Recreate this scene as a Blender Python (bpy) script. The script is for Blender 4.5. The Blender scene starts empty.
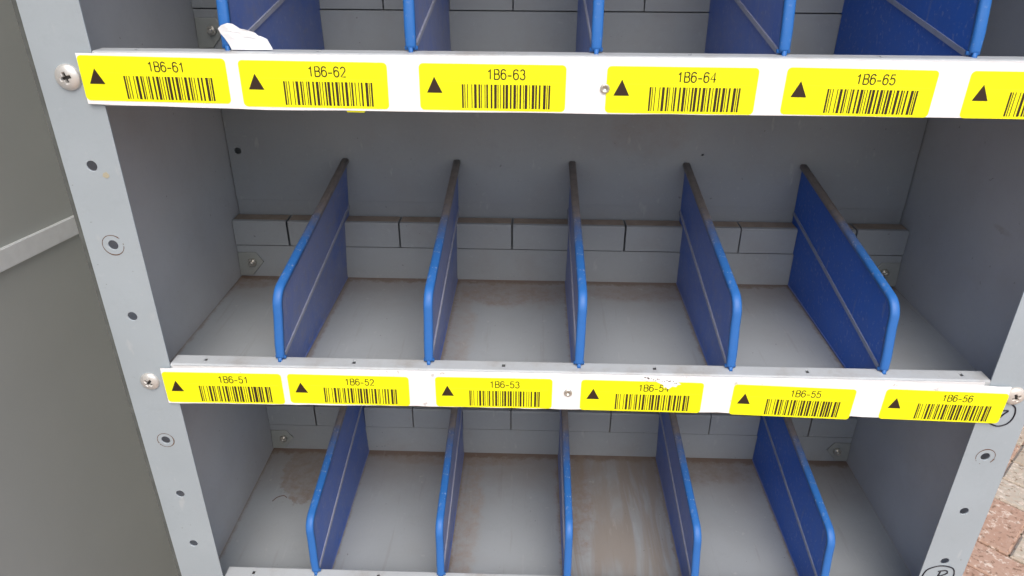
import bpy, bmesh, math, random
from mathutils import Vector, Matrix, Euler

S = bpy.context.scene
COL = S.collection

# ------------------------------------------------------------------ camera
cd = bpy.data.cameras.new('camera')
cam = bpy.data.objects.new('camera', cd)
COL.objects.link(cam)
cam.location = (-0.05024, -0.60360, 0.39412)
cam.rotation_mode = 'XYZ'
cam.rotation_euler = (1.0996880, -0.0045353, 0.0300831)
cd.sensor_width = 36.0
cd.lens = 717.958 / 1024 * 36.0
cd.clip_start = 0.01
cd.clip_end = 500.0
S.camera = cam

# ------------------------------------------------------------------ sky, sun, exposure
W = bpy.data.worlds.new('World')
S.world = W
W.use_nodes = True
wn = W.node_tree
wn.nodes.clear()
wo = wn.nodes.new('ShaderNodeOutputWorld')
wb = wn.nodes.new('ShaderNodeBackground')
ws = wn.nodes.new('ShaderNodeTexSky')
ws.sky_type = 'NISHITA'
ws.sun_disc = False
SUN_EL, SUN_AZ = math.radians(54), math.radians(172)     # azimuth clockwise from +y (north)
ws.sun_elevation = SUN_EL
ws.sun_rotation = SUN_AZ
ws.air_density = 1.0
ws.dust_density = 4.0
ws.ozone_density = 1.0
wb.inputs['Strength'].default_value = 0.15
wn.links.new(ws.outputs[0], wb.inputs[0])
wn.links.new(wb.outputs[0], wo.inputs[0])

sl = bpy.data.lights.new('sun', 'SUN')
sl.energy = 1.25
sl.angle = math.radians(50)
sl.color = (1.0, 0.96, 0.90)
sun = bpy.data.objects.new('sun', sl)
COL.objects.link(sun)
d = Vector((math.sin(SUN_AZ) * math.cos(SUN_EL), math.cos(SUN_AZ) * math.cos(SUN_EL), math.sin(SUN_EL)))
sun.rotation_euler = d.to_track_quat('Z', 'Y').to_euler()

S.view_settings.view_transform = 'Standard'
S.view_settings.look = 'None'
S.view_settings.exposure = 0.42
S.view_settings.gamma = 1.0
S.view_settings.use_curve_mapping = False

random.seed(7)
GROUND = -0.975

# ------------------------------------------------------------------ material helpers
class G:
    def __init__(self, name):
        self.m = bpy.data.materials.new(name)
        self.m.use_nodes = True
        self.t = self.m.node_tree
        self.b = self.t.nodes['Principled BSDF']
        self.tc = self.t.nodes.new('ShaderNodeTexCoord')
        self.obj = self.tc.outputs['Object']

    def put(self, sock, v):
        if isinstance(v, bpy.types.NodeSocket):
            self.t.links.new(v, sock)
        elif isinstance(v, (tuple, list)) and len(v) == 3 and sock.type == 'RGBA':
            sock.default_value = (*v, 1)
        else:
            sock.default_value = v

    def set(self, **k):
        for a, v in k.items():
            self.put(self.b.inputs[a.replace('_', ' ')], v)

    def math(self, op, a, b=0.0, c=None, clamp=False):
        n = self.t.nodes.new('ShaderNodeMath')
        n.operation = op
        n.use_clamp = clamp
        self.put(n.inputs[0], a)
        self.put(n.inputs[1], b)
        if c is not None:
            self.put(n.inputs[2], c)
        return n.outputs[0]

    def scale(self, sx, sy, sz, off=(0, 0, 0)):
        n = self.t.nodes.new('ShaderNodeMapping')
        n.inputs['Scale'].default_value = (sx, sy, sz)
        n.inputs['Location'].default_value = off
        self.put(n.inputs['Vector'], self.obj)
        return n.outputs[0]

    def noise(self, s, det=3.0, vec=None, rough=0.55, dist=0.0):
        n = self.t.nodes.new('ShaderNodeTexNoise')
        n.inputs['Scale'].default_value = s
        n.inputs['Detail'].default_value = det
        n.inputs['Roughness'].default_value = rough
        n.inputs['Distortion'].default_value = dist
        self.put(n.inputs['Vector'], vec if vec is not None else self.obj)
        return n.outputs[0]

    def step(self, v, lo, hi):
        n = self.t.nodes.new('ShaderNodeMapRange')
        n.interpolation_type = 'SMOOTHSTEP'
        self.put(n.inputs['Value'], v)
        n.inputs['From Min'].default_value = lo
        n.inputs['From Max'].default_value = hi
        return n.outputs[0]

    def mix(self, f, a, b):
        n = self.t.nodes.new('ShaderNodeMix')
        n.data_type = 'RGBA'
        self.put(n.inputs['Factor'], f)
        self.put(n.inputs[6], a)
        self.put(n.inputs[7], b)
        return n.outputs[2]

    def xyz(self):
        n = self.t.nodes.new('ShaderNodeSeparateXYZ')
        self.put(n.inputs[0], self.obj)
        return n.outputs

    def bump(self, h, strength=0.1, dist=0.001):
        n = self.t.nodes.new('ShaderNodeBump')
        n.inputs['Strength'].default_value = strength
        n.inputs['Distance'].default_value = dist
        self.put(n.inputs['Height'], h)
        self.t.links.new(n.outputs[0], self.b.inputs['Normal'])

    def blob(self, c, r, ax=('X', 'Y'), soft=0.5):
        """soft ellipse mask in object space, ragged by noise"""
        o = self.xyz()
        i = {'X': 0, 'Y': 1, 'Z': 2}
        a = self.math('DIVIDE', self.math('SUBTRACT', o[i[ax[0]]], c[0]), r[0])
        b = self.math('DIVIDE', self.math('SUBTRACT', o[i[ax[1]]], c[1]), r[1])
        q = self.math('SQRT', self.math('ADD', self.math('MULTIPLY', a, a), self.math('MULTIPLY', b, b)))
        q = self.math('ADD', q, self.math('MULTIPLY', self.math('SUBTRACT', self.noise(30, 6, rough=0.75), 0.5), 1.7))
        m = self.math('SUBTRACT', 1.0, self.step(q, 1.0 - soft, 1.0 + soft * 0.4))
        return self.math('MULTIPLY', m, self.math('ADD', 0.35, self.math('MULTIPLY', self.step(self.noise(75, 7, rough=0.8), 0.38, 0.66), 0.65)))


PAINT = (0.335, 0.365, 0.385)
DUST = (0.25, 0.195, 0.145)
RUST = (0.19, 0.085, 0.035)


def paint_mat(name, base=PAINT, rough=0.42, dust=0.10, blobs=(), edge_dust=None, streaks=None):
    g = G(name)
    tone = g.noise(6, 5, rough=0.6)
    c = g.mix(g.step(tone, 0.3, 0.75), tuple(v * 0.93 for v in base), tuple(v * 1.05 for v in base))
    dm = g.math('MULTIPLY', g.step(g.noise(14, 6, rough=0.7), 0.45, 0.75), dust)
    c = g.mix(dm, c, DUST)
    for (ctr, r, col, amt, ax, *sf) in blobs:
        c = g.mix(g.math('MULTIPLY', g.blob(ctr, r, ax, sf[0] if sf else 0.36), amt), c, col)
    if edge_dust:                                         # dirt swept to the back of a shelf
        y0, y1, amt = edge_dust
        o = g.xyz()
        yy = g.math('ADD', o[1], g.math('MULTIPLY', g.math('SUBTRACT', g.noise(18, 5, rough=0.7), 0.5), 0.09))
        c = g.mix(g.math('MULTIPLY', g.step(yy, y0, y1), amt), c, (0.24, 0.19, 0.15))
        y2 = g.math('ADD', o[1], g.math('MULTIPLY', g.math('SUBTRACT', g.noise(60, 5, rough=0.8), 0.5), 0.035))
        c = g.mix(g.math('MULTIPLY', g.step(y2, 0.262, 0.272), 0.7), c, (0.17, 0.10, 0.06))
        # grit and rust along the divider feet
        fx = g.math('ABSOLUTE', g.math('SUBTRACT', g.math('FRACT', g.math('ADD', g.math('DIVIDE', o[0], 0.15), 10.5)), 0.5))
        fx = g.math('ADD', fx, g.math('MULTIPLY', g.math('SUBTRACT', g.noise(70, 5, rough=0.8), 0.5), 0.10))
        c = g.mix(g.math('MULTIPLY', g.math('SUBTRACT', 1.0, g.step(fx, 0.012, 0.045)), 0.55), c, (0.19, 0.13, 0.09))
        # long rub marks front to back
        rb = g.step(g.noise(110, 3, g.scale(1, 0.06, 1, (4, 2, 0)), 0.6), 0.60, 0.70)
        c = g.mix(g.math('MULTIPLY', rb, 0.16), c, (0.20, 0.18, 0.165))
    if streaks:
        x0, x1, amt = streaks
        o = g.xyz()
        sx = g.math('MULTIPLY', g.step(o[0], x0, x0 + 0.01), g.math('SUBTRACT', 1.0, g.step(o[0], x1 - 0.01, x1)))
        st = g.noise(3.0, 4, g.scale(9, 1.2, 1), 0.6, 1.5)
        c = g.mix(g.math('MULTIPLY', g.math('MULTIPLY', sx, g.step(st, 0.38, 0.62)), amt), c, (0.26, 0.205, 0.155))
    # cloudy grime, pin-head chips and rub marks
    c = g.mix(g.math('MULTIPLY', g.step(g.noise(48, 6, rough=0.8), 0.48, 0.72), 0.16), c, tuple(v * 0.62 for v in base))
    c = g.mix(g.math('MULTIPLY', g.step(g.noise(150, 2, rough=0.5), 0.75, 0.79), 0.5), c, (0.10, 0.085, 0.07))
    c = g.mix(g.math('MULTIPLY', g.step(g.noise(75, 3, g.scale(1, 1, 0.35, (3, 1, 7))), 0.66, 0.76), 0.22), c, (0.60, 0.60, 0.58))
    # fine scuffs
    sc = g.step(g.noise(160, 2, g.scale(1, 0.12, 1)), 0.66, 0.74)
    c = g.mix(g.math('MULTIPLY', sc, 0.10), c, (0.55, 0.56, 0.57))
    g.set(Base_Color=c, Roughness=g.math('ADD', rough, g.math('MULTIPLY', g.noise(30, 4), 0.18)), IOR=1.45)
    g.bump(g.math('ADD', g.noise(900, 2), g.math('MULTIPLY', g.noise(22, 3), 3.0)), 0.10, 0.0005)
    return g.m


def simple_mat(name, col, rough=0.5, metallic=0.0, var=0.06, ns=40, bump=0.0, spec=None):
    g = G(name)
    n = g.noise(ns, 4)
    g.set(Base_Color=g.mix(n, tuple(v * (1 - var) for v in col), tuple(min(1, v * (1 + var)) for v in col)),
          Roughness=rough, Metallic=metallic)
    if spec is not None:
        g.set(Specular_IOR_Level=spec)
    if bump:
        g.bump(n, bump, 0.0005)
    return g.m


M_post = paint_mat('post_paint', (0.365, 0.42, 0.458), 0.40, 0.04)
M_side = paint_mat('side_paint', (0.52, 0.54, 0.55), 0.42, 0.10,
                   blobs=[((0.107, 0.109), (0.02, 0.004), (0.3, 0.25, 0.2), 0.35, ('Y', 'Z'))])
M_side_left = paint_mat('side_paint_left', (0.53, 0.55, 0.56), 0.40, 0.10)
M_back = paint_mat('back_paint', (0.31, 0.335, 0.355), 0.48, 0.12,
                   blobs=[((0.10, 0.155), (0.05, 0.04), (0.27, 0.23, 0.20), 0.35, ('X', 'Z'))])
M_rail = paint_mat('rail_paint', (0.33, 0.355, 0.37), 0.42, 0.18)
M_floorB = paint_mat('shelf_paint_middle', (0.34, 0.375, 0.405), 0.34, 0.07,
                     blobs=[((-0.075, 0.24), (0.075, 0.040), (0.24, 0.15, 0.10), 0.6, ('X', 'Y')),
                            ((-0.135, 0.12), (0.020, 0.14), (0.31, 0.25, 0.20), 0.5, ('X', 'Y')),
                            ((-0.43, 0.26), (0.05, 0.022), (0.22, 0.12, 0.07), 0.65, ('X', 'Y')),
                            ((0.10, 0.245), (0.09, 0.025), (0.22, 0.13, 0.085), 0.5, ('X', 'Y'))],
                     edge_dust=(0.17, 0.29, 0.5))
M_floorC = paint_mat('shelf_paint_lower', (0.34, 0.375, 0.405), 0.34, 0.07,
                     blobs=[((-0.378, 0.222), (0.038, 0.062), (0.21, 0.15, 0.11), 0.72, ('X', 'Y'), 0.10),
                            ((-0.17, 0.262), (0.13, 0.016), (0.24, 0.15, 0.09), 0.6, ('X', 'Y')),
                            ((-0.135, 0.15), (0.022, 0.16), (0.32, 0.235, 0.165), 0.55, ('X', 'Y')),
                            ((0.02, 0.20), (0.03, 0.12), (0.25, 0.15, 0.09), 0.6, ('X', 'Y')),
                            ((0.22, 0.25), (0.07, 0.035), (0.2, 0.14, 0.1), 0.6, ('X', 'Y'))],
                     edge_dust=(0.15, 0.29, 0.6), streaks=(0.0, 0.15, 0.62))
M_floor = paint_mat('shelf_paint_plain', (0.37, 0.385, 0.40), 0.40, 0.25)
M_lip = paint_mat('lip_paint', (0.47, 0.505, 0.53), 0.28, 0.50)
M_ledge = simple_mat('brown_ledge_dirt', (0.33, 0.27, 0.215), 0.75, var=0.4, ns=60)
M_galv = simple_mat('galvanised', (0.80, 0.83, 0.84), 0.40, 0.10, 0.12, 60, 0.15)
M_bracket = simple_mat('bracket_metal', (0.36, 0.38, 0.36), 0.42, 0.25, 0.15, 60)
M_bolt = simple_mat('bolt_metal', (0.62, 0.60, 0.54), 0.30, 0.85, 0.2, 90, 0.1)
M_screw = simple_mat('screw_metal', (0.70, 0.69, 0.66), 0.33, 0.55, 0.10, 120, 0.15)
M_screw_old = simple_mat('screw_metal_rusty', (0.62, 0.58, 0.53), 0.45, 0.35, 0.25, 180, 0.3)
def worn_card():
    g = G('worn_white_card')
    sm = g.step(g.noise(16, 6, g.scale(1, 1, 2.5), 0.75), 0.50, 0.74)
    c = g.mix(g.math('MULTIPLY', sm, 0.38), (0.90, 0.905, 0.91), (0.52, 0.52, 0.52))
    c = g.mix(g.math('MULTIPLY', g.step(g.noise(120, 3), 0.66, 0.72), 0.5), c, (0.35, 0.32, 0.30))
    g.set(Base_Color=c, Roughness=0.5)
    g.bump(g.noise(60, 4), 0.15, 0.0006)
    return g.m


M_worn = worn_card()
M_holder = simple_mat('holder_plastic', (0.66, 0.67, 0.68), 0.35, 0, 0.1, 60)
M_paper = simple_mat('white_card', (0.90, 0.905, 0.91), 0.42, 0, 0.02, 15)
M_torn = simple_mat('torn_paper', (0.82, 0.85, 0.88), 0.85, 0, 0.10, 90, 0.4)
M_yellow = simple_mat('yellow_label', (0.93, 0.915, 0.001), 0.45, 0, 0.015, 12)
M_print = simple_mat('brown_black_print', (0.030, 0.014, 0.006), 0.5, 0, 0.1)
M_ink = simple_mat('marker_ink', (0.012, 0.012, 0.02), 0.45, 0, 0.1)
M_edge_shade = simple_mat('edge_shade_dark', (0.10, 0.11, 0.105), 0.7, 0, 0.5, 80)  # painted shade for the added strip beside the left post
M_recess = simple_mat('grimy_recess', (0.07, 0.065, 0.06), 0.7, 0.2, 0.3, 200)
M_dark = simple_mat('dark_gap', (0.02, 0.02, 0.02), 0.8)
M_cab = None


def beige_mat():
    g = G('cabinet_paint')
    n = g.noise(3.5, 5, rough=0.6)
    c = g.mix(n, (0.40, 0.422, 0.405), (0.50, 0.52, 0.50))
    sc = g.step(g.noise(60, 3, g.scale(1, 0.5, 2)), 0.72, 0.80)
    c = g.mix(g.math('MULTIPLY', sc, 0.22), c, (0.45, 0.44, 0.42))
    g.set(Base_Color=c, Roughness=0.42, Metallic=0.15)
    g.bump(g.noise(700, 2), 0.08, 0.0004)
    return g.m


def blue_mat(name, dusty, rim=False, base=(0.008, 0.115, 0.54)):
    g = G(name)
    o = g.xyz()
    n = g.noise(45, 6, rough=0.7)
    c = g.mix(n, tuple(v * 0.85 for v in base), tuple(v * 1.12 for v in base))
    film = g.step(g.noise(9, 5, rough=0.65, dist=0.4), 0.12, 0.60)
    c = g.mix(g.math('MULTIPLY', film, dusty), c, (0.26, 0.285, 0.43))
    speck = g.step(g.noise(210, 4, rough=0.65), 0.57, 0.68)
    if rim:
        speck = g.math('MULTIPLY', speck, g.step(g.math('ADD', o[1], g.math('MULTIPLY', g.noise(30, 3), 0.08)), 0.05, 0.11))
    c = g.mix(g.math('MULTIPLY', speck, 0.55 if rim else 0.20), c, (0.46, 0.50, 0.60))
    # vertical scuffs on the cheeks
    scf = g.step(g.noise(26, 3, g.scale(1, 2.2, 0.5)), 0.66, 0.72)
    c = g.mix(g.math('MULTIPLY', scf, 0.22), c, (0.28, 0.30, 0.36))
    c = g.mix(g.math('MULTIPLY', g.step(g.noise(34, 5, g.scale(1, 1.0, 1.6, (2, 4, 6)), 0.75), 0.50, 0.66), dusty * 0.40), c, (0.30, 0.27, 0.26))
    if rim:                                             # brown grime on the top edge towards the back
        yy = g.math('ADD', o[1], g.math('MULTIPLY', g.math('SUBTRACT', g.noise(55, 5, rough=0.75), 0.5), 0.12))
        c = g.mix(g.math('MULTIPLY', g.step(yy, 0.085, 0.19), 0.93), c, g.mix(g.noise(110, 4), (0.15, 0.125, 0.10), (0.32, 0.27, 0.22)))
    g.set(Base_Color=c, Roughness=g.math('ADD', 0.34, g.math('MULTIPLY', n, 0.25)), IOR=1.47)
    g.bump(g.noise(300, 3), 0.12, 0.0004)
    return g.m


M_blue = {k: blue_mat('blue_plastic_' + k, v) for k, v in
          dict(dusty=0.78, worn=0.55, medium=0.42, clean=0.08).items()}
M_rim = blue_mat('blue_rim', 0.05, True, (0.014, 0.140, 0.46))
M_rimclean = blue_mat('blue_rim_clean', 0.03, False, (0.014, 0.140, 0.46))
M_rib = {'dusty': simple_mat('rib_dusty', (0.36, 0.38, 0.47), 0.45, 0, 0.25, 120),
         'clean': simple_mat('rib_clean', (0.27, 0.31, 0.42), 0.45, 0, 0.25, 120)}


# ------------------------------------------------------------------ object helpers
def obj(name, me, mat=None, parent=None, smooth=False):
    if isinstance(me, bmesh.types.BMesh):
        b = me
        bmesh.ops.recalc_face_normals(b, faces=b.faces)
        me = bpy.data.meshes.new(name)
        b.to_mesh(me)
        b.free()
    o = bpy.data.objects.new(name, me)
    COL.objects.link(o)
    if mat:
        if not me.materials:
            me.materials.append(mat)
    if parent:
        o.parent = parent
    if smooth:
        for p in me.polygons:
            p.use_smooth = True
    return o


def thing(name, label, cat, loc=(0, 0, 0), group=None):
    o = bpy.data.objects.new(name, None)
    o.empty_display_size = 0.02
    COL.objects.link(o)
    o.location = loc
    tag(o, label, cat, group)
    return o


def tag(o, label, cat, group=None):
    o['label'] = label
    o['category'] = cat
    if group:
        o['group'] = group


def plate(outline, holes=(), t=0.001, bev=0.0, plane='XZ', at=0.0):
    """flat sheet from a 2-D outline with real holes; the sheet is centred on `at` along its normal"""
    cu = bpy.data.curves.new('tmp', 'CURVE')
    cu.dimensions = '2D'
    cu.fill_mode = 'BOTH'
    cu.extrude = max(t / 2 - bev, 0.0)
    cu.bevel_depth = bev
    cu.bevel_resolution = 1
    cu.offset = -bev
    for ring in [outline] + list(holes):
        s = cu.splines.new('POLY')
        s.points.add(len(ring) - 1)
        for p, q in zip(s.points, ring):
            p.co = (q[0], q[1], 0, 1)
        s.use_cyclic_u = True
    o = bpy.data.objects.new('tmp', cu)
    COL.objects.link(o)
    dg = bpy.context.evaluated_depsgraph_get()
    me = bpy.data.meshes.new_from_object(o.evaluated_get(dg))
    bpy.data.objects.remove(o)
    bpy.data.curves.remove(cu)
    if plane == 'XZ':
        M = Matrix(((1, 0, 0, 0), (0, 0, -1, at), (0, 1, 0, 0), (0, 0, 0, 1)))
    elif plane == 'YZ':
        M = Matrix(((0, 0, 1, at), (1, 0, 0, 0), (0, 1, 0, 0), (0, 0, 0, 1)))
    else:
        M = Matrix.Translation((0, 0, at))
    me.transform(M)
    me.materials.clear()
    return me


def circ(x, z, r, n=24, sx=1.0):
    return [(x + r * sx * math.cos(2 * math.pi * i / n), z + r * math.sin(2 * math.pi * i / n)) for i in range(n)]


def rect(x0, z0, x1, z1):
    return [(x0, z0), (x1, z0), (x1, z1), (x0, z1)]


def rrect(x0, z0, x1, z1, r, n=5):
    pts = []
    for cx, cz, a0 in ((x1 - r, z1 - r, 0), (x0 + r, z1 - r, 90), (x0 + r, z0 + r, 180), (x1 - r, z0 + r, 270)):
        for i in range(n + 1):
            a = math.radians(a0 + 90 * i / n)
            pts.append((cx + r * math.cos(a), cz + r * math.sin(a)))
    return pts


def box(bm, x0, y0, z0, x1, y1, z1):
    v = [bm.verts.new((x, y, z)) for x in (x0, x1) for y in (y0, y1) for z in (z0, z1)]
    for f in ((0, 1, 3, 2), (4, 6, 7, 5), (0, 4, 5, 1), (2, 3, 7, 6), (0, 2, 6, 4), (1, 5, 7, 3)):
        bm.faces.new([v[i] for i in f])


def boxobj(name, b, mat, parent, bev=0.0):
    bm = bmesh.new()
    box(bm, *b)
    if bev:
        bmesh.ops.bevel(bm, geom=bm.edges[:], offset=bev, segments=2, affect='EDGES')
    return obj(name, bm, mat, parent)


def sweep_x(profile, x0, x1, closed=True):
    """extrude a (y, z) profile along x"""
    bm = bmesh.new()
    a = [bm.verts.new((x0, y, z)) for y, z in profile]
    b = [bm.verts.new((x1, y, z)) for y, z in profile]
    n = len(profile)
    for i in range(n if closed else n - 1):
        j = (i + 1) % n
        bm.faces.new((a[i], a[j], b[j], b[i]))
    if closed:
        bm.faces.new(a)
        bm.faces.new(b)
    return bm


def tube(pts, r, n=6):
    bm = bmesh.new()
    rings = []
    for i, p in enumerate(pts):
        p = Vector(p)
        d = (Vector(pts[min(i + 1, len(pts) - 1)]) - Vector(pts[max(i - 1, 0)])).normalized()
        u = d.cross(Vector((0, 1, 0.01))).normalized()
        w = d.cross(u).normalized()
        rings.append([bm.verts.new(p + (u * math.cos(2 * math.pi * k / n) + w * math.sin(2 * math.pi * k / n)) * r) for k in range(n)])
    for a, b in zip(rings, rings[1:]):
        for k in range(n):
            bm.faces.new((a[k], a[(k + 1) % n], b[(k + 1) % n], b[k]))
    bm.faces.new(rings[0])
    bm.faces.new(rings[-1])
    return bm


def spline(pts, n=8):
    out = []
    P = [pts[0]] + list(pts) + [pts[-1]]
    for i in range(1, len(P) - 2):
        a, b, c, d = (Vector(P[i + k]) for k in (-1, 0, 1, 2))
        for k in range(n):
            t = k / n
            out.append(0.5 * ((2 * b) + (c - a) * t + (2 * a - 5 * b + 4 * c - d) * t * t + (3 * b - a - 3 * c + d) * t ** 3))
    out.append(Vector(P[-2]))
    return out


# ------------------------------------------------------------------ ground: concrete-block paving
def paving_mat():
    g = G('paving_blocks')
    at = g.t.nodes.new('ShaderNodeAttribute')
    at.attribute_name = 'tint'
    c = at.outputs['Color']
    n = g.noise(70, 6, rough=0.75)
    c = g.mix(g.math('MULTIPLY', g.step(n, 0.35, 0.6), 0.45), c, (0.47, 0.33, 0.25))
    c = g.mix(g.math('MULTIPLY', g.step(g.noise(62, 5, rough=0.7), 0.52, 0.66), 0.8), c, (0.70, 0.60, 0.50))
    c = g.mix(g.math('MULTIPLY', g.step(g.noise(100, 4, g.scale(1, 1, 1, (5, 3, 1))), 0.55, 0.66), 0.75), c, (0.17, 0.10, 0.06))
    g.set(Base_Color=c, Roughness=0.9)
    g.bump(g.noise(130, 4), 0.5, 0.003)
    return g.m


gm = G('joint_sand')
gbt = gm.t.nodes.new('ShaderNodeTexBrick')
gmp = gm.t.nodes.new('ShaderNodeMapping')
gmp.inputs['Rotation'].default_value = (0, 0, math.radians(45))
gm.t.links.new(gm.obj, gmp.inputs['Vector'])
gm.t.links.new(gmp.outputs[0], gbt.inputs['Vector'])
gbt.inputs['Scale'].default_value = 1.0
gbt.inputs['Brick Width'].default_value = 0.2
gbt.inputs['Row Height'].default_value = 0.1
gbt.inputs['Mortar Size'].default_value = 0.004
gbt.inputs['Color1'].default_value = (0.46, 0.31, 0.24, 1)
gbt.inputs['Color2'].default_value = (0.50, 0.42, 0.34, 1)
gbt.inputs['Mortar'].default_value = (0.10, 0.09, 0.05, 1)
gm.set(Base_Color=gbt.outputs['Color'], Roughness=0.95)
gb = bmesh.new()
vs = [gb.verts.new((x, y, GROUND - 0.008)) for x, y in ((-40, -40), (40, -40), (40, 40), (-40, 40))]
gb.faces.new(vs)
ground = obj('ground', gb, gm.m)
ground['kind'] = 'structure'

pb = bmesh.new()
tint = pb.faces.layers.float_color.new('tint') if hasattr(pb.faces.layers, 'float_color') else None
tl = pb.loops.layers.float_color.new('tint')
UX, UY = Vector((0.707, 0.707, 0)), Vector((-0.707, 0.707, 0))
ORG = Vector((1.128, 0.695, GROUND))
LW = 0.1
palette = [(0.46, 0.27, 0.20), (0.50, 0.31, 0.23), (0.42, 0.26, 0.20), (0.53, 0.36, 0.27), (0.50, 0.44, 0.35), (0.55, 0.50, 0.41)]
rp = random.Random(3)


def block(cx, cy, w, h):
    g = 0.0022
    jz = rp.uniform(-0.0015, 0.0015)
    near = abs(cx + w / 2) < 12 and abs(cy + h / 2) < 12
    col = rp.choice(palette)
    if (round(cx), round(cy)) in special:
        col = special[(round(cx), round(cy))]
    x0, y0, x1, y1 = cx * LW + g, cy * LW + g, (cx + w) * LW - g, (cy + h) * LW - g
    e = 0.004
    lo = [(x0, y0), (x1, y0), (x1, y1), (x0, y1)]
    hi = [(x0 + e, y0 + e), (x1 - e, y0 + e), (x1 - e, y1 - e), (x0 + e, y1 - e)]
    jt = [rp.uniform(-0.001, 0.001) for _ in range(4)]
    P = lambda q, z: pb.verts.new(ORG + UX * q[0] + UY * q[1] + Vector((0, 0, z)))
    r0 = [P(q, -0.012) for q in lo]
    r1 = [P(q, -0.004 + jz) for q in lo]
    r2 = [P(q, jz + jt[i]) for i, q in enumerate(hi)]
    fs = [pb.faces.new(r2)]
    for a, b in ((r0, r1), (r1, r2)):
        for i in range(4):
            fs.append(pb.faces.new((a[i], a[(i + 1) % 4], b[(i + 1) % 4], b[i])))
    for f in fs:
        for l in f.loops:
            l[tl] = (col[0] * 0.78, col[1] * 0.78, col[2] * 0.74, 1)


special = {(0, 0): (0.50, 0.30, 0.22), (-1, -1): (0.52, 0.32, 0.24), (0, -2): (0.56, 0.51, 0.42), (2, 0): (0.56, 0.52, 0.44), (1, -1): (0.52, 0.42, 0.33)}
for i in range(-34, 35):
    for j in range(-17, 18):
        ox, oy = i + 2 * j, 2 * j - i
        c = ORG + UX * ox * LW + UY * oy * LW
        if -1.6 < c.x < 3.4 and -1.6 < c.y < 3.0:
            block(ox, oy, 2, 1)
            block(ox + 2, oy, 1, 2)
pave = obj('brick_paving', pb, paving_mat())
pave['kind'] = 'structure'

# ------------------------------------------------------------------ the shelving unit
unit = thing('shelving_unit', 'grey painted steel shelving unit with slotted shelf lips and drilled front posts', 'shelving unit', (0, 0, GROUND))
UL = Matrix.Translation((0, 0, -GROUND))


def up(name, me, mat, smooth=False, parent=None):
    """link a mesh made in world space under the unit (or one of its parts, all unmoved)"""
    o = obj(name, me, mat, parent or unit, smooth)
    if parent is None:
        o.location = (0, 0, -GROUND)
    return o


ZB, ZT = GROUND + 0.001, 1.02
PF = -0.010                                     # front face of the posts
# left post
LH = [0.2785 - 0.075 * k for k in range(-9, 16)]
RH = [0.2805 - 0.0748 * k for k in range(-9, 16)]
pl = up('upright_post', plate(rect(-0.4582, ZB, -0.4083, ZT), [circ(-0.4330, z, 0.0046, sx=1.0) for z in LH], 0.0018, 0.0004, 'XZ', PF + 0.0009), M_post)
pr_ = up('upright_post', plate(rect(0.3990, ZB, 0.4470, ZT), [circ(0.4212, z, 0.0046) for z in RH], 0.0018, 0.0004, 'XZ', PF + 0.0009), M_post)
# return flanges along the outer edges, plus their rear partners
bm = bmesh.new(); box(bm, -0.4584, PF + 0.0019, ZB, -0.4566, 0.034, ZT); up('post_flange', bm, M_post, parent=pl)
bm = bmesh.new(); box(bm, 0.4454, PF + 0.0019, ZB, 0.4472, 0.034, ZT); up('post_flange', bm, M_post, parent=pr_)
for x0, x1, fx in ((-0.4582, -0.4083, -0.4584), (0.3990, 0.4470, 0.4454)):
    rp_ = up('rear_post', plate(rect(x0, ZB, x1, ZT), (), 0.0018, 0.0004, 'XZ', 0.3300), M_post)
    bm = bmesh.new(); box(bm, fx, 0.262, ZB, fx + 0.0018, 0.3290, ZT); up('post_flange', bm, M_post, parent=rp_)
# added dark strip, painting in the shadow line at the left post's outer edge
bm = bmesh.new(); box(bm, -0.4640, PF + 0.0030, ZB, -0.4586, PF + 0.0045, ZT); up('edge_shade_strip', bm, M_edge_shade, parent=pl)
# side sheets
XL, XR = -0.4492, 0.4432
bm = bmesh.new(); box(bm, XL - 0.0010, -0.0075, ZB + 0.02, XL, 0.3250, ZT - 0.01); up('side_panel', bm, M_side_left)
bm = bmesh.new(); box(bm, XR, -0.0075, ZB + 0.02, XR + 0.0010, 0.3250, ZT - 0.01); up('side_panel', bm, M_side)
# back sheet: recessed low band behind each rail and a proud upper sheet (its lower edge is the fine line)
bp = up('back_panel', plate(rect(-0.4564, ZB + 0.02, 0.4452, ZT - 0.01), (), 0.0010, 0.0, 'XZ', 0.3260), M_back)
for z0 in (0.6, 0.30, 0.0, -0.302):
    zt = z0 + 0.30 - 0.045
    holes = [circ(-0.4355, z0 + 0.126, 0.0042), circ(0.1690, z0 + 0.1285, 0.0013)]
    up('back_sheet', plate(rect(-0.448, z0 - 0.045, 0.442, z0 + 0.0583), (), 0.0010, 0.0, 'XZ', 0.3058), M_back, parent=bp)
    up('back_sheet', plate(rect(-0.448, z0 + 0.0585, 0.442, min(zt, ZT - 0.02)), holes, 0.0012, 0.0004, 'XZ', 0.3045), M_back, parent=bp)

# worn washer rings round two holes of each post
def ring_mark(x, z, r, parent, seed, full=0.72):
    rr = random.Random(seed)
    bm = bmesh.new()
    n = 48
    a0 = rr.uniform(0, 6.28)
    prev = None
    for i in range(n + 1):
        a = a0 + 2 * math.pi * i / n
        w = 0.00022 + 0.00030 * max(0.0, math.sin(a * 1.5 + seed)) + rr.uniform(0, 0.00012)
        on = (i / n) < full or rr.random() < 0.45
        p = (bm.verts.new((x + (r - w) * math.cos(a), PF - 0.00015, z + (r - w) * math.sin(a))),
             bm.verts.new((x + (r + w) * math.cos(a), PF - 0.00015, z + (r + w) * math.sin(a))))
        if prev and on:
            bm.faces.new((prev[0], prev[1], p[1], p[0]))
        prev = p
    up('washer_mark', bm, M_ringrust, parent=parent)


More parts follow.
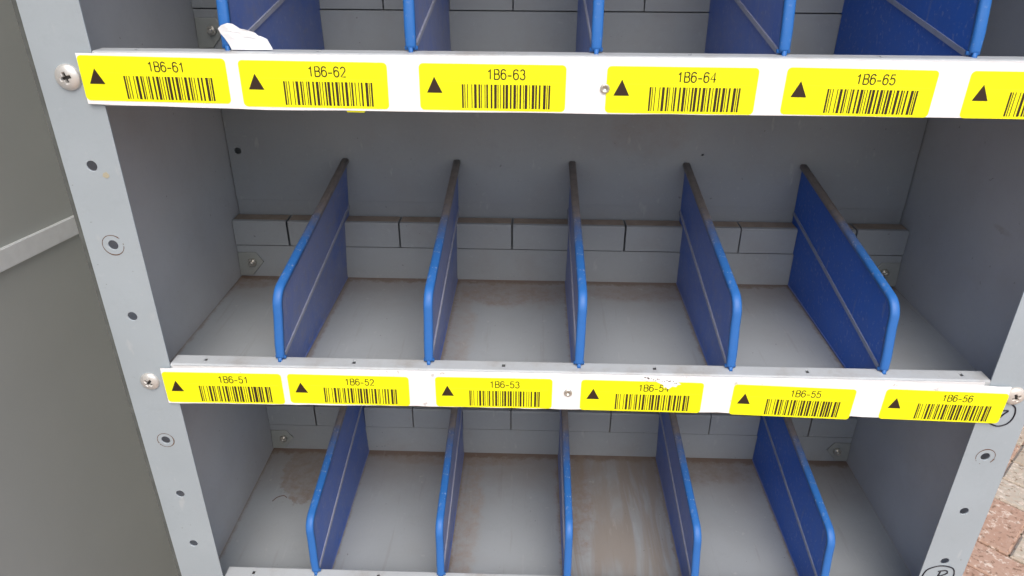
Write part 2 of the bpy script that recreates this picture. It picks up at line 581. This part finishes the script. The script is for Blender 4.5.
M_ringrust = simple_mat('ring_rust', (0.13, 0.065, 0.035), 0.8, 0, 0.4, 200)
ring_mark(-0.4330, 0.1285, 0.0098, pl, 1, 0.85)
ring_mark(-0.4330, -0.0965, 0.0088, pl, 5, 0.9)
ring_mark(0.4212, RH[9 + 5], 0.0096, pr_, 2, 0.6)
# spots of yellowed residue on the left post
def splat(x, z, r, mat, parent, seed, sx=1.0):
    rr = random.Random(seed)
    ring = [(x + sx * r * rr.uniform(0.65, 1.1) * math.cos(2 * math.pi * i / 14), z + r * rr.uniform(0.65, 1.1) * math.sin(2 * math.pi * i / 14)) for i in range(14)]
    up('residue_spot', plate(ring, (), 0.0003, 0, 'XZ', PF - 0.0002), mat, parent=parent)


M_resid = simple_mat('yellowed_residue', (0.42, 0.39, 0.29), 0.6, 0, 0.1, 200)
splat(-0.4225, 0.1955, 0.0030, M_resid, pl, 4, 1.2)

# screws with a pressed cross
def screw_head(x, z, R, mat, parent, rot=0.35, y=PF, name='screw'):
    bm = bmesh.new()
    N, K = 96, 30
    rows = []
    dips = {}
    H = R * 0.42
    for k in range(K + 1):
        r = R * (k / K)
        row = []
        for i in range(N):
            a = 2 * math.pi * i / N
            px, pz = r * math.cos(a), r * math.sin(a)
            h = H * math.sqrt(max(0.0, 1 - (k / K) ** 2.4))
            cu, cv = px * math.cos(rot) + pz * math.sin(rot), -px * math.sin(rot) + pz * math.cos(rot)
            arm = R * 0.44
            wd = R * 0.085
            dip = 0.0
            for s, t in ((cu, cv), (cv, cu)):
                if abs(s) < arm:
                    dip = max(dip, min(1.0, max(0.0, (wd * 1.7 - abs(t)) / (wd * 0.8))) * min(1.0, (arm - abs(s)) / (R * 0.12)))
            h -= dip * H * 1.0
            row.append(bm.verts.new((x + px, y - max(h, 0.0) - 0.0003, z + pz)))
            dips[row[-1]] = dip
        rows.append(row)
    for a, b in zip(rows[1:], rows[2:]):
        for i in range(N):
            bm.faces.new((a[i], a[(i + 1) % N], b[(i + 1) % N], b[i]))
    bm.faces.new(rows[1])
    last = [bm.verts.new((v.co.x, y + 0.001, v.co.z)) for v in rows[-1]]
    for i in range(N):
        bm.faces.new((rows[-1][i], rows[-1][(i + 1) % N], last[(i + 1) % N], last[i]))
    for f in bm.faces:
        f.material_index = 1 if sum(dips.get(v, 0) for v in f.verts) / len(f.verts) > 0.55 else 0
    for v in rows[0]:
        bm.verts.remove(v)
    o = up(name, bm, mat, True, parent=parent)
    o.data.materials.append(M_recess)
    return o


screw_head(-0.4325, 0.2790, 0.0108, M_screw, pl, 0.25)
screw_head(-0.4325, -0.0213, 0.0098, M_screw, pl, 0.9)
screw_head(0.4262, -0.0170, 0.0100, M_screw_old, pr_, 0.5)
screw_head(0.4225, 0.2800, 0.0100, M_screw, pr_, 0.2)

# marker pen on the right post
def ink(pts, parent, r=0.0008):
    up('marker_writing', tube([Vector((p[0], PF - 0.0002, p[1])) for p in spline([(a, b, 0) for a, b in pts], 6)], r), M_ink, parent=parent)


ink([(0.4262, -0.0266), (0.4319, -0.0320), (0.4334, -0.0420), (0.4295, -0.0508), (0.4205, -0.0540), (0.4104, -0.0496)], pr_)
ink([(0.4192, -0.0352), (0.4258, -0.0351), (0.4225, -0.0395), (0.4190, -0.0450)], pr_)
ink([(0.4022, -0.2660), (0.4056, -0.2561), (0.4179, -0.2501), (0.4315, -0.2527), (0.4362, -0.2605), (0.4355, -0.2700), (0.4260, -0.2770), (0.4110, -0.2770), (0.4030, -0.2720), (0.4022, -0.2660)], pr_)
ink([(0.4177, -0.2590), (0.4256, -0.2572), (0.4285, -0.2610), (0.4222, -0.2655), (0.4190, -0.2640), (0.4240, -0.2680), (0.4270, -0.2720)], pr_)
ink([(0.4205, -0.2585), (0.4185, -0.2720)], pr_)

# ---------------- shelves
FD = 0.278


def shelf(z0, matf, tilt=0.0, zright=0.0, with_notch=True):
    """lip at z0, tray floor 43 mm lower, rear upstand and slotted rail"""
    fz = z0 - 0.043
    root = up('shelf', plate(rect(XL + 0.0006, 0.006, XR - 0.0006, FD - 0.0002), (), 0.0012, 0.0, 'XY', fz - 0.0006), matf)
    root.name = 'shelf'
    # lip: rolled top, front face, inner face
    prof = []
    for k in range(7):
        a = math.radians(90 * k / 6)
        prof.append((0.0085 - 0.0025 + 0.0025 * math.sin(a), z0 - 0.0025 + 0.0025 * math.cos(a)))
    prof += [(0.0085, fz + 0.0001), (0.0073, fz + 0.0001), (0.0073, z0 - 0.0028), (0.0060, z0 - 0.0012)]
    prof += [(-0.0080, z0 - 0.0012), (-0.0092, z0 - 0.0024), (-0.0092, z0 - 0.044), (-0.0104, z0 - 0.044)]
    for k in range(7):
        a = math.radians(-90 + 90 * k / 6)
        prof.append((-0.0079 + 0.0025 * math.sin(a), z0 - 0.0025 + 0.0025 * math.cos(a)))
    # top flange is cut by small peg slots: build the lip in runs, the slots bridged front and back
    xs = [-0.4075]
    for k in range(11):
        xs += [(k - 5) * 0.075 - 0.0017, (k - 5) * 0.075 + 0.0017]
    xs += [0.3985]
    lb = bmesh.new()

    def run(pf, x0, x1):
        t = sweep_x(pf, x0, x1)
        me = bpy.data.meshes.new('t'); t.to_mesh(me); t.free(); lb.from_mesh(me); bpy.data.meshes.remove(me)
    for a, b in zip(xs[0::2], xs[1::2]):
        run(prof, a, b)
    for a, b in zip(xs[1:-1:2], xs[2:-1:2]):
        # bridge with a slot between y=-0.003 and y=0.0015
        back = [p for p in prof if p[0] > 0.0015]
        front = [p for p in prof if p[0] < -0.0030]
        b1 = [(0.0020, z0)] + [p for p in prof[:7]] + [(0.0085, fz), (0.0073, fz), (0.0073, z0 - 0.0028), (0.0060, z0 - 0.0012), (0.0020, z0 - 0.0012)]
        run(b1, a - 0.0001, b + 0.0001)
        f1 = [(-0.0030, z0), (-0.0030, z0 - 0.0012), (-0.0080, z0 - 0.0012), (-0.0092, z0 - 0.0024), (-0.0092, z0 - 0.044), (-0.0104, z0 - 0.044)] + prof[-7:]
        run(f1, a - 0.0001, b + 0.0001)
    lip = up('front_lip', lb, M_lip, parent=root)
    for p in lip.data.polygons:
        p.use_smooth = False
    # dark inside of the folded lip
    # rear upstand
    bm = bmesh.new(); box(bm, XL + 0.0006, FD, fz - 0.0012, XR - 0.0006, FD + 0.0012, z0 + 0.0024)
    up('rear_upstand', bm, M_rail, parent=root)
    # rail: segments between slots at the half pitch
    rj = random.Random(int(z0 * 100) + 50)
    xs = [XL + 0.0010] + [(k - 5) * 0.075 + rj.uniform(-0.0007, 0.0007) for k in range(11)] + [XR - 0.0010]
    fr = FD - 0.0012
    for i in range(12):
        a = xs[i] + (rj.uniform(0.0006, 0.0014) if i else 0)
        b = xs[i + 1] - (rj.uniform(0.0006, 0.0014) if i < 11 else 0)
        pf = [(fr, z0 + 0.0040), (fr - 0.0004, z0 + 0.0365), (fr + 0.0012, z0 + 0.0385), (0.3020, z0 + 0.0385), (0.3020, z0 + 0.0373),
              (fr + 0.0016, z0 + 0.0373), (fr + 0.0009, z0 + 0.0364), (fr + 0.0012, z0 + 0.0040)]
        seg = up('rear_rail', sweep_x(pf, a, b), M_rail, parent=root)
        pf = [(fr + 0.0060, z0 + 0.0386), (fr + 0.0060, z0 + 0.0389), (0.3000, z0 + 0.0389), (0.3000, z0 + 0.0386)]
        up('ledge_dirt', sweep_x(pf, a + 0.0005, b - 0.0005), M_ledge, parent=root)
        if i in (5,):
            pass
    # corner gussets with bolts under the rail
    for sgn, xc in ((1, XL), (-1, XR)):
        pts = [(0.0, -0.0415), (0.018, -0.0405), (0.0352, -0.0205), (0.026, -0.007), (0.0015, -0.007)]
        ring = [(xc + sgn * a, z0 + c) for a, c in pts]
        gz = up('corner_bracket', plate(ring, (), 0.0020, 0.0006, 'XZ', FD - 0.0014), M_bracket, parent=root)
        bx, bz = xc + sgn * 0.0205, z0 - 0.0205
        hexr = [(bx + 0.0058 * math.cos(math.radians(60 * k + 12)), bz + 0.0058 * math.sin(math.radians(60 * k + 12))) for k in range(6)]
        nb = plate(hexr, (), 0.0046, 0.0008, 'XZ', FD - 0.0050)
        up('bolt', nb, M_bolt, parent=root)
        stud = plate(circ(bx, bz, 0.0030, 16), (), 0.007, 0.0007, 'XZ', FD - 0.0080)
        up('bolt_end', stud, M_bolt, parent=root)
    return root


shelf_top = shelf(0.600, M_floor)
shelf_a = shelf(0.300, M_floor)
shelf_b = shelf(0.000, M_floorB)
shelf_c = shelf(-0.302, M_floorC)
# centre fixings showing on the strips
# ------------------------------------------------------------------ dividers
def prof_divider():
    """(y, z) outline of the blue plate relative to the lip"""
    pts = [(0.0008, -0.0005), (0.0020, 0.018), (0.0070, 0.047)]
    cy, cz, r = 0.0265, 0.0545, 0.0190
    # rounded shoulder into the sloping top edge
    for k in range(0, 8):
        a = math.radians(170 - k * 72 / 7)
        pts.append((cy + r * math.cos(a), cz + r * math.sin(a) + 0.0008))
    pts += [(0.3022, 0.1165), (0.3022, 0.0025), (0.2755, 0.0025), (0.2755, -0.0420), (0.0095, -0.0420), (0.0095, -0.0005)]
    return pts


DP = prof_divider()
WEB = plate(DP, (), 0.0024, 0.0003, 'YZ', 0.0)


def rim_mesh():
    path = [(0.0012, 0.0030), (0.0013, 0.0050), (0.0020, 0.018), (0.0044, 0.032)] + DP[2:11]
    a, b = Vector(DP[10]), Vector((0.3022, 0.1165))
    path += [tuple(a.lerp(b, t)) for t in (0.15, 0.3, 0.45, 0.6, 0.75, 0.9, 1.0)]
    bm = bmesh.new()
    prev = None
    n = len(path)
    for i, p in enumerate(path):
        p = Vector(p)
        d = (Vector(path[min(i + 1, n - 1)]) - Vector(path[max(i - 1, 0)])).normalized()
        nrm = Vector((-d.y, d.x))                 # outwards (front / up)
        hw = 0.0044
        th = 0.0030
        if i == 0:
            hw = 0.0036
        if i == 1:
            hw = 0.0042
        prof = [(-hw, -th), (-hw, th * 0.25), (-hw * 0.72, th * 0.62), (-hw * 0.3, th * 0.75), (hw * 0.3, th * 0.75), (hw * 0.72, th * 0.62), (hw, th * 0.25), (hw, -th)]
        ring = []
        for x, h in prof:
            q = p + nrm * h
            ring.append(bm.verts.new((x, q.x, q.y)))
        if prev:
            for k in range(8):
                bm.faces.new((prev[k], prev[(k + 1) % 8], ring[(k + 1) % 8], ring[k]))
        else:
            bm.faces.new(ring)
        prev = ring
    bm.faces.new(prev)
    # hook peg through the lip slot
    box(bm, -0.0017, -0.0012, -0.0060, 0.0017, 0.0020, 0.0036)
    box(bm, -0.0052, 0.0022, 0.0012, 0.0052, 0.0050, 0.0042)
    bmesh.ops.recalc_face_normals(bm, faces=bm.faces)
    me = bpy.data.meshes.new('rim')
    bm.to_mesh(me); bm.free()
    for pp in me.polygons:
        pp.use_smooth = True
    return me


def bar_yz(p0, p1, w, x):
    a, b = Vector(p0), Vector(p1)
    d = (b - a).normalized()
    n = Vector((-d.y, d.x)) * w / 2
    bm = bmesh.new()
    r = []
    for p in (a, b):
        ring = [bm.verts.new((xx, (p + n * s).x, (p + n * s).y)) for xx, s in ((-x, -1), (-x - 0.0, 1), (x, 1), (x, -1))]
        r.append(ring)
    for k in range(4):
        bm.faces.new((r[0][k], r[0][(k + 1) % 4], r[1][(k + 1) % 4], r[1][k]))
    bm.faces.new(r[0]); bm.faces.new(r[1])
    bmesh.ops.recalc_face_normals(bm, faces=bm.faces)
    me = bpy.data.meshes.new('rib'); bm.to_mesh(me); bm.free()
    return me


RIM = rim_mesh()
RIB = bar_yz((0.006, 0.0005), (0.300, 0.0520), 0.0042, 0.0027)
FOOT = bar_yz((0.0125, -0.0412), (0.2745, -0.0412), 0.0016, 0.0020)


def make_divider(kind, rimmat):
    root = bpy.data.objects.new('shelf_divider', None)
    root.empty_display_size = 0.02
    COL.objects.link(root)
    for nm, me, mt in (('divider_panel', WEB, M_blue[kind]), ('edge_rim', RIM, rimmat),
                       ('stiffening_rib', RIB, M_rib['dusty' if kind != 'clean' else 'clean']),
                       ('foot_edge', FOOT, M_blue['dusty'])):
        m2 = me.copy()
        m2.materials.clear(); m2.materials.append(mt)
        o = bpy.data.objects.new(nm, m2)
        COL.objects.link(o)
        o.parent = root
    return root


protos = {}
rowdata = {
    0.300: ('clean', ['worn', 'dusty', 'worn', 'medium', 'clean']),
    0.000: ('grimy', ['dusty', 'dusty', 'dusty', 'medium', 'clean']),
    -0.302: ('grimy', ['medium', 'dusty', 'dusty', 'worn', 'clean']),
}
labels = {
    0.300: ['blue plastic divider behind the torn white paper scrap on the upper shelf',
            'blue plastic divider standing above the 1B6-62 and 1B6-63 gap of the upper shelf',
            'blue plastic divider seen edge-on at the middle of the upper shelf, above 1B6-63',
            'blue plastic divider on the upper shelf above the 1B6-64 and 1B6-65 gap',
            'broad blue plastic divider on the upper shelf above the 1B6-65 and next label gap'],
    0.000: ['dusty blue divider on the middle shelf between the 1B6-51 and 1B6-52 bins',
            'dusty blue divider on the middle shelf between the 1B6-52 and 1B6-53 bins',
            'dusty blue divider seen edge-on between the 1B6-53 and torn 1B6-5 bins',
            'blue divider on the middle shelf just right of the torn label, left of 1B6-55',
            'clean deep blue divider on the middle shelf between the 1B6-55 and 1B6-56 bins'],
    -0.302: ['blue divider on the lower shelf right of the brown stained bin, under 1B6-52',
             'blue divider on the lower shelf under the left end of label 1B6-53',
             'blue divider seen edge-on on the lower shelf left of the brown streaked bin',
             'blue divider on the lower shelf right of the brown streaked bin',
             'dark blue divider on the lower shelf under label 1B6-55, nearest the right side'],
}
LEAN = {0.300: [-1.0, -0.8, 0.2, -0.4, 0.3], 0.0: [2.8, 1.0, 1.0, -0.3, -0.3], -0.302: [-2.2, -0.4, 0.2, -1.5, 0.8]}
for z0, (grime, kinds) in rowdata.items():
    for k, kind in enumerate(kinds):
        rm = M_rim if grime == 'grimy' else M_rimclean
        key = (kind, grime)
        if key not in protos:
            protos[key] = make_divider(kind, rm)
            dv = protos[key]
        else:
            src = protos[key]
            dv = src.copy(); COL.objects.link(dv)
            for ch in list(src.children):
                c = ch.copy(); COL.objects.link(c); c.parent = dv
        dv.location = ((k - 2) * 0.15, 0, z0)
        dv.rotation_euler = (0, math.radians(LEAN[z0][k]), 0)
        tag(dv, labels[z0][k], 'divider', {0.300: 'blue dividers on the upper shelf', 0.0: 'blue dividers on the middle shelf',
                                          -0.302: 'blue dividers on the lower shelf'}[z0])
tr = up('curved_scratch', tube(spline([(-0.4125, 0.1620, -0.3446), (-0.4080, 0.1700, -0.3446), (-0.4000, 0.1735, -0.3446), (-0.3945, 0.1700, -0.3446)], 5), 0.0005), M_ringrust, parent=shelf_c)
# small lean of the outer dividers of the middle row, as photographed
# ------------------------------------------------------------------ label strips
C128 = ("212222 222122 222221 121223 121322 131222 122213 122312 132212 221213 221312 231212 112232 122132 122231 113222 123122 123221 "
        "223211 221132 221231 213212 223112 312131 311222 321122 321221 312212 322112 322211 212123 212321 232121 111323 131123 131321 "
        "112313 132113 132311 211313 231113 231311 112133 112331 132131 113123 113321 133121 313121 211331 231131 213113 213311 213131 "
        "311123 311321 331121 312113 312311 332111 314111 221411 431111 111224 111422 121124 121421 141122 141221 112214 112412 122114 "
        "122411 142112 142211 241211 221114 413111 241112 134111 111242 121142 121241 114212 124112 124211 411212 421112 421211 212141 "
        "214121 412121 111143 111341 131141 114113 114311 411113 411311 113141 114131 311141 411131 211412 211214 211232").split()


def barcode_runs(s):
    vals = [104] + [ord(c) - 32 for c in s]
    chk = (104 + sum((i + 1) * v for i, v in enumerate(vals[1:]))) % 103
    pat = ''.join(C128[v] for v in vals + [chk]) + '2331112'
    runs, x, on = [], 0, True
    for ch in pat:
        w = int(ch)
        if on:
            runs.append((x, w))
        x += w
        on = not on
    return runs, x


def arc(cx, cy, rx, ry, a0, a1, n=12):
    return [(cx + rx * math.cos(math.radians(a0 + (a1 - a0) * i / n)), cy + ry * math.sin(math.radians(a0 + (a1 - a0) * i / n))) for i in range(n + 1)]


GLYPH = {
    '1': [[(0.12, 0.76), (0.24, 0.84), (0.33, 1.0), (0.33, 0.0)]],
    'B': [[(0.06, 0.0), (0.06, 1.0), (0.34, 1.0)] + arc(0.34, 0.77, 0.20, 0.23, 90, -90) + [(0.06, 0.54)],
          [(0.34, 0.54)] + arc(0.36, 0.27, 0.22, 0.27, 90, -90) + [(0.06, 0.0)]],
    '6': [arc(0.30, 0.72, 0.24, 0.28, 25, 170) + [(0.05, 0.45)] + arc(0.30, 0.32, 0.25, 0.32, 180, 540, 24)],
    '-': [[(0.08, 0.37), (0.50, 0.37)]],
    '2': [arc(0.29, 0.72, 0.23, 0.28, 165, -30) + [(0.05, 0.0), (0.55, 0.0)]],
    '3': [arc(0.28, 0.75, 0.21, 0.25, 160, -80) + arc(0.28, 0.28, 0.25, 0.28, 80, -165)],
    '4': [[(0.42, 0.0), (0.42, 1.0), (0.04, 0.32), (0.56, 0.32)]],
    '5': [[(0.50, 1.0), (0.14, 1.0), (0.08, 0.50)] + arc(0.29, 0.33, 0.25, 0.33, 120, -160)],
}


def text_mesh(body, h, adv=0.70, sw=0.060):
    """light sans lettering drawn as flat strokes, centred, baseline at 0"""
    bm = bmesh.new()
    w = (len(body) - 1) * adv + 0.50
    ox = -w / 2 - adv
    for i, ch in enumerate(body):
        ox += adv if ch != '-' and body[i - 1] != '-' else adv * 0.92
        for st in GLYPH[ch]:
            P = [Vector(((x + ox) * h, y * h)) for x, y in st]
            L, Rr = [], []
            for k, p in enumerate(P):
                d = (P[min(k + 1, len(P) - 1)] - P[max(k - 1, 0)]).normalized()
                n = Vector((-d.y, d.x)) * sw * h
                L.append(bm.verts.new((p.x + n.x, 0, p.y + n.y)))
                Rr.append(bm.verts.new((p.x - n.x, 0, p.y - n.y)))
            for k in range(len(P) - 1):
                bm.faces.new((L[k], L[k + 1], Rr[k + 1], Rr[k]))
    me = bpy.data.meshes.new('text')
    bm.to_mesh(me)
    bm.free()
    return me


SY = -0.0135                                 # front face of the strips


def add_label(strip, x0, x1, ztop0, ztop1, h, body, codes, sub=0.0):
    """yellow sticker: x0..x1, top edge running ztop0 -> ztop1; local origin = top-left"""
    w = x1 - x0
    ang = math.atan2(ztop1 - ztop0, w)
    lab = obj('barcode_label', plate(rrect(0, -h, w, 0, 0.0035), (), 0.00022, 0, 'XZ', 0), M_yellow, strip)
    lab.location = Vector((x0, SY - 0.00016, ztop0)) - strip.location
    lab.rotation_euler = (0, -ang, 0)
    lab['label'] = 'yellow label with black triangle, barcode and the text ' + body
    k = w / 0.119
    kz = h / 0.0372
    f = -0.00022
    obj('arrow_mark', plate([(0.0060 * k, -0.0232 * kz), (0.0186 * k, -0.0232 * kz), (0.0122 * k, -0.0104 * kz)], (), 0.00012, 0, 'XZ', f), M_print, lab)
    t = obj('label_text', text_mesh(body, 0.0078 * kz), M_print, lab)
    t.location = (0.0708 * k, f - 0.00005, -0.0118 * kz)
    runs, tot = barcode_runs(codes)
    bm = bmesh.new()
    bw = 0.0720 * k / tot
    for x, ww in runs:
        box(bm, 0.0345 * k + x * bw + bw * 0.06, f - 0.00006, -0.0352 * kz, 0.0345 * k + (x + ww) * bw - bw * 0.06, f + 0.00006, -0.0160 * kz)
    obj('barcode', bm, M_print, lab)
    # hairlines of the printed form
    bm = bmesh.new()
    box(bm, 0.012 * k, f - 0.00004, -0.01385 * kz, w - 0.004, f + 0.00004, -0.01375 * kz)
    box(bm, 0.003 * k, f - 0.00004, -0.03510 * kz, 0.022 * k, f + 0.00004, -0.03500 * kz)
    obj('form_line', bm, M_hair, lab)
    return lab


M_hair = simple_mat('label_hairline', (0.70, 0.63, 0.05), 0.6)


def ragged(x0, x1, z0f, z1f, seed, amp=0.0005, step=0.012):
    """top edge z1f(x), bottom edge z0f(x), both slightly uneven"""
    rr = random.Random(seed)
    n = int((x1 - x0) / step)
    up_, dn = [], []
    for i in range(n + 1):
        x = x0 + (x1 - x0) * i / n
        up_.append((x, z1f(x) + rr.uniform(-amp, amp)))
        dn.append((x, z0f(x) + rr.uniform(-amp, amp)))
    return dn + up_[::-1]


# upper strip
sa = thing('label_strip', 'tall white strip with yellow barcode labels 1B6-61 to 1B6-65 along the upper shelf lip', 'label strip', (0, SY, 0.277), 'label strips on the shelf fronts')
lerp = lambda a, b, t: a + (b - a) * t
fa = lambda x: 0.2985 - 0.0016 * max(0, x) / 0.4
o = obj('backing_card', plate(ragged(-0.4197, 0.4210, lambda x: 0.2578 - 0.0030 * min(1, (x + 0.417) / 0.15), fa, 2, 0.00025, 0.03), (), 0.0013, 0.0002, 'XZ', SY + 0.0007), M_paper, sa)
o.location = -sa.location
LA = [(-0.4192, -0.2985, 0.2972, 0.2956, '1B6-61'), (-0.2883, -0.1680, 0.2946, 0.2936, '1B6-62'), (-0.1423, -0.0240, 0.2936, 0.2930, '1B6-63'),
      (0.0085, 0.1285, 0.2928, 0.2924, '1B6-64'), (0.1505, 0.2690, 0.2932, 0.2918, '1B6-65'), (0.2940, 0.4130, 0.2918, 0.2912, '1B6-66')]
for x0, x1, a, b, s in LA:
    add_label(sa, x0, x1, a, b, 0.0360 if s.endswith('61') else 0.0370, s, s)
# a label corner peeping out below the strip, a cut edge
t = obj('label_corner', plate([(-0.2066, 0.2575), (-0.1869, 0.2565), (-0.1896, 0.2532), (-0.2037, 0.2534)], (), 0.0003, 0, 'XZ', SY + 0.0016), M_yellow, sa)
t.location = -sa.location
# lower strip
sb = thing('label_strip', 'worn white strip with yellow barcode labels 1B6-51 to 1B6-56 on the middle shelf lip', 'label strip', (0, SY, -0.022), 'label strips on the shelf fronts')


def zb_bot(x):
    return lerp(-0.0458, -0.0426, min(1, (x + 0.417) / 0.28)) if x < 0.18 else lerp(-0.0426, -0.0460, (x - 0.18) / 0.24)


def zb_top(x):
    return lerp(-0.0040, -0.0008, min(1, (x + 0.417) / 0.2)) if x < 0.16 else lerp(-0.0008, -0.0052, (x - 0.16) / 0.26)


o = obj('backing_card', plate(ragged(-0.4172, 0.4180, zb_bot, zb_top, 6, 0.00045, 0.012), (), 0.0013, 0.0002, 'XZ', SY + 0.0007), M_worn, sb)
o.location = -sb.location
LB = [(-0.4168, -0.2965, -0.0074, -0.0071, 0.0365, '1B6-51'), (-0.2902, -0.1688, -0.0068, -0.0075, 0.0350, '1B6-52'),
      (-0.1425, -0.0262, -0.0066, -0.0064, 0.0355, '1B6-53'), (0.0022, 0.1225, -0.0064, -0.0073, 0.0360, '1B6-54'),
      (0.1520, 0.2715, -0.0080, -0.0113, 0.0360, '1B6-55'), (0.3000, 0.4185, -0.0098, -0.0127, 0.0355, '1B6-56')]
for x0, x1, a, b, h, s in LB:
    add_label(sb, x0, x1, a, b, h, s, s)
# residue of an older label torn off over 1B6-54
rr = random.Random(5)
o = obj('torn_residue', plate([(0.0560, -0.0012), (0.0612, -0.0002), (0.0687, 0.0000), (0.0787, -0.0016), (0.0863, -0.0004), (0.0930, -0.0040), (0.0998, -0.0090),
                               (0.0965, -0.0100), (0.0952, -0.0122), (0.0915, -0.0118), (0.0878, -0.0150), (0.0850, -0.0125), (0.0835, -0.0135), (0.0824, -0.0098),
                               (0.0790, -0.0085), (0.0741, -0.0058), (0.0680, -0.0064), (0.0620, -0.0040)], (), 0.0003, 0, 'XZ', SY - 0.00075), M_paper, sb)
o.location = -sb.location
bm = bmesh.new()
for i in range(16):
    x = 0.0640 + i * 0.0021 + rr.uniform(-0.0006, 0.0006)
    z = -0.0022 - 0.0052 * (i / 16) + rr.uniform(-0.0013, 0.0010)
    s = rr.uniform(0.0004, 0.0010)
    box(bm, x - s, SY - 0.00105, z - s * 0.4, x + s, SY - 0.00085, z + s * 0.5)
o = obj('print_fleck', bm, M_print, sb)
o.location = -sb.location
for st, zz in ((sa, 0.2993), (sb, -0.0008)):
    o = obj('label_holder', plate(rect(-0.4050, zz - 0.040, 0.3925, zz), (), 0.0012, 0.0003, 'XZ', -0.01145), M_holder, st)
    o.location = -st.location
# fixing heads pressed through the strips
def rivet(strip, x, z, R):
    bm = bmesh.new()
    rings = []
    prof = [(1.0, 0.0), (0.95, 0.30), (0.75, 0.42), (0.45, 0.30), (0.30, 0.05)]
    for r, h in prof:
        rings.append([bm.verts.new((x + R * r * math.cos(2 * math.pi * i / 20), SY - 0.0001 - R * h, z + R * r * math.sin(2 * math.pi * i / 20))) for i in range(20)])
    for a, b in zip(rings, rings[1:]):
        for i in range(20):
            bm.faces.new((a[i], a[(i + 1) % 20], b[(i + 1) % 20], b[i]))
    bm.faces.new(rings[-1])
    o = obj('rivet', bm, M_bolt, strip, True)
    o.location = -strip.location


rivet(sb, -0.0104, -0.0222, 0.0042)
rivet(sa, 0.0074, 0.2752, 0.0040)
# bottom strip, only its top edge is in view
sc_ = thing('label_strip', 'white strip along the lowest visible shelf lip, cut by the bottom of the photo', 'label strip', (0, SY, -0.318), 'label strips on the shelf fronts')
o = obj('backing_card', plate(ragged(-0.4100, 0.3980, lambda x: -0.3460, lambda x: -0.3045 - 0.0010 * abs(x), 9, 0.0003, 0.02), (), 0.0013, 0.0002, 'XZ', SY + 0.0007), M_paper, sc_)
o.location = -sc_.location

# ------------------------------------------------------------------ torn paper scrap on the upper shelf
bm = bmesh.new()
outline = [(-0.3035, 0.3174), (-0.3000, 0.3200), (-0.2949, 0.3216), (-0.2915, 0.3209), (-0.2886, 0.3190), (-0.2862, 0.3172), (-0.2820, 0.3166), (-0.2778, 0.3153), (-0.2745, 0.3139), (-0.2725, 0.3118),
           (-0.2700, 0.3112), (-0.2681, 0.3104), (-0.2655, 0.3094), (-0.2640, 0.3062), (-0.2617, 0.3012), (-0.2700, 0.3008), (-0.2790, 0.3008), (-0.2880, 0.3008), (-0.2957, 0.3008), (-0.2972, 0.3050), (-0.2995, 0.3095), (-0.3022, 0.3135)]
pm = plate(outline, (), 0.0003, 0, 'XZ', 0.0)
bm.from_mesh(pm)
bmesh.ops.triangulate(bm, faces=bm.faces[:])
bmesh.ops.subdivide_edges(bm, edges=bm.edges[:], cuts=3, use_grid_fill=True)
for v in bm.verts:
    u = (v.co.x + 0.283) / 0.02
    h = (v.co.z - 0.3008) / 0.02
    v.co.y += -0.0030 - 0.0016 * h * h + 0.0011 * math.sin(u * 2.2 + h) * h + 0.0004 * math.sin(u * 9 + h * 5)
    v.co.x -= -0.283
    v.co.z -= 0.3008
ps = obj('paper_scrap', bm, M_torn, None, False)
ps.location = (-0.283, 0, 0.3008)
tag(ps, 'torn white paper scrap standing on the upper lip against the leftmost blue divider', 'paper scrap')

# ------------------------------------------------------------------ neighbouring cabinet on the left
M_cab = beige_mat()
cab = thing('steel_cabinet', 'grey-beige steel cabinet side with a flat metal bar, left of the drilled post', 'cabinet', (-1.02, 0.15, GROUND))
o = obj('side_panel', None or (lambda b: (box(b, -0.662, -0.62, ZB, -0.660, 0.90, 1.05), b)[1])(bmesh.new()), M_cab, cab)
o.location = -cab.location
for nm, b in (('front_panel', (-1.25, -0.62, ZB, -0.6625, -0.618, 1.05)), ('back_panel', (-1.25, 0.898, ZB, -0.6625, 0.90, 1.05)), ('gap_light_blocker', (-0.6595, 0.335, ZB, -0.4700, 0.337, 1.05)), ('side_panel', (-1.252, -0.62, ZB, -1.2505, 0.90, 1.05))):  # the panel spanning the gap is an added, unseen light blocker
    bm = bmesh.new(); box(bm, *b); o = obj(nm, bm, M_cab, cab); o.location = -cab.location
bm = bmesh.new()
# flat bar, slightly sloping, standing 4 mm off the sheet
ya, yb = -0.60, 0.88
top = lambda y: 0.0582 - 0.098 * (y - 0.1355)
box(bm, -0.6595, ya, 0, -0.6550, yb, 0.02)
for v in bm.verts:
    y = v.co.y
    v.co.z = (top(y) if v.co.z > 0.01 else top(y) - 0.0258)
bmesh.ops.bevel(bm, geom=bm.edges[:], offset=0.0012, segments=2, affect='EDGES')
o = obj('brace_bar', bm, M_galv, cab)
o.location = -cab.location

S.render.engine = 'CYCLES'
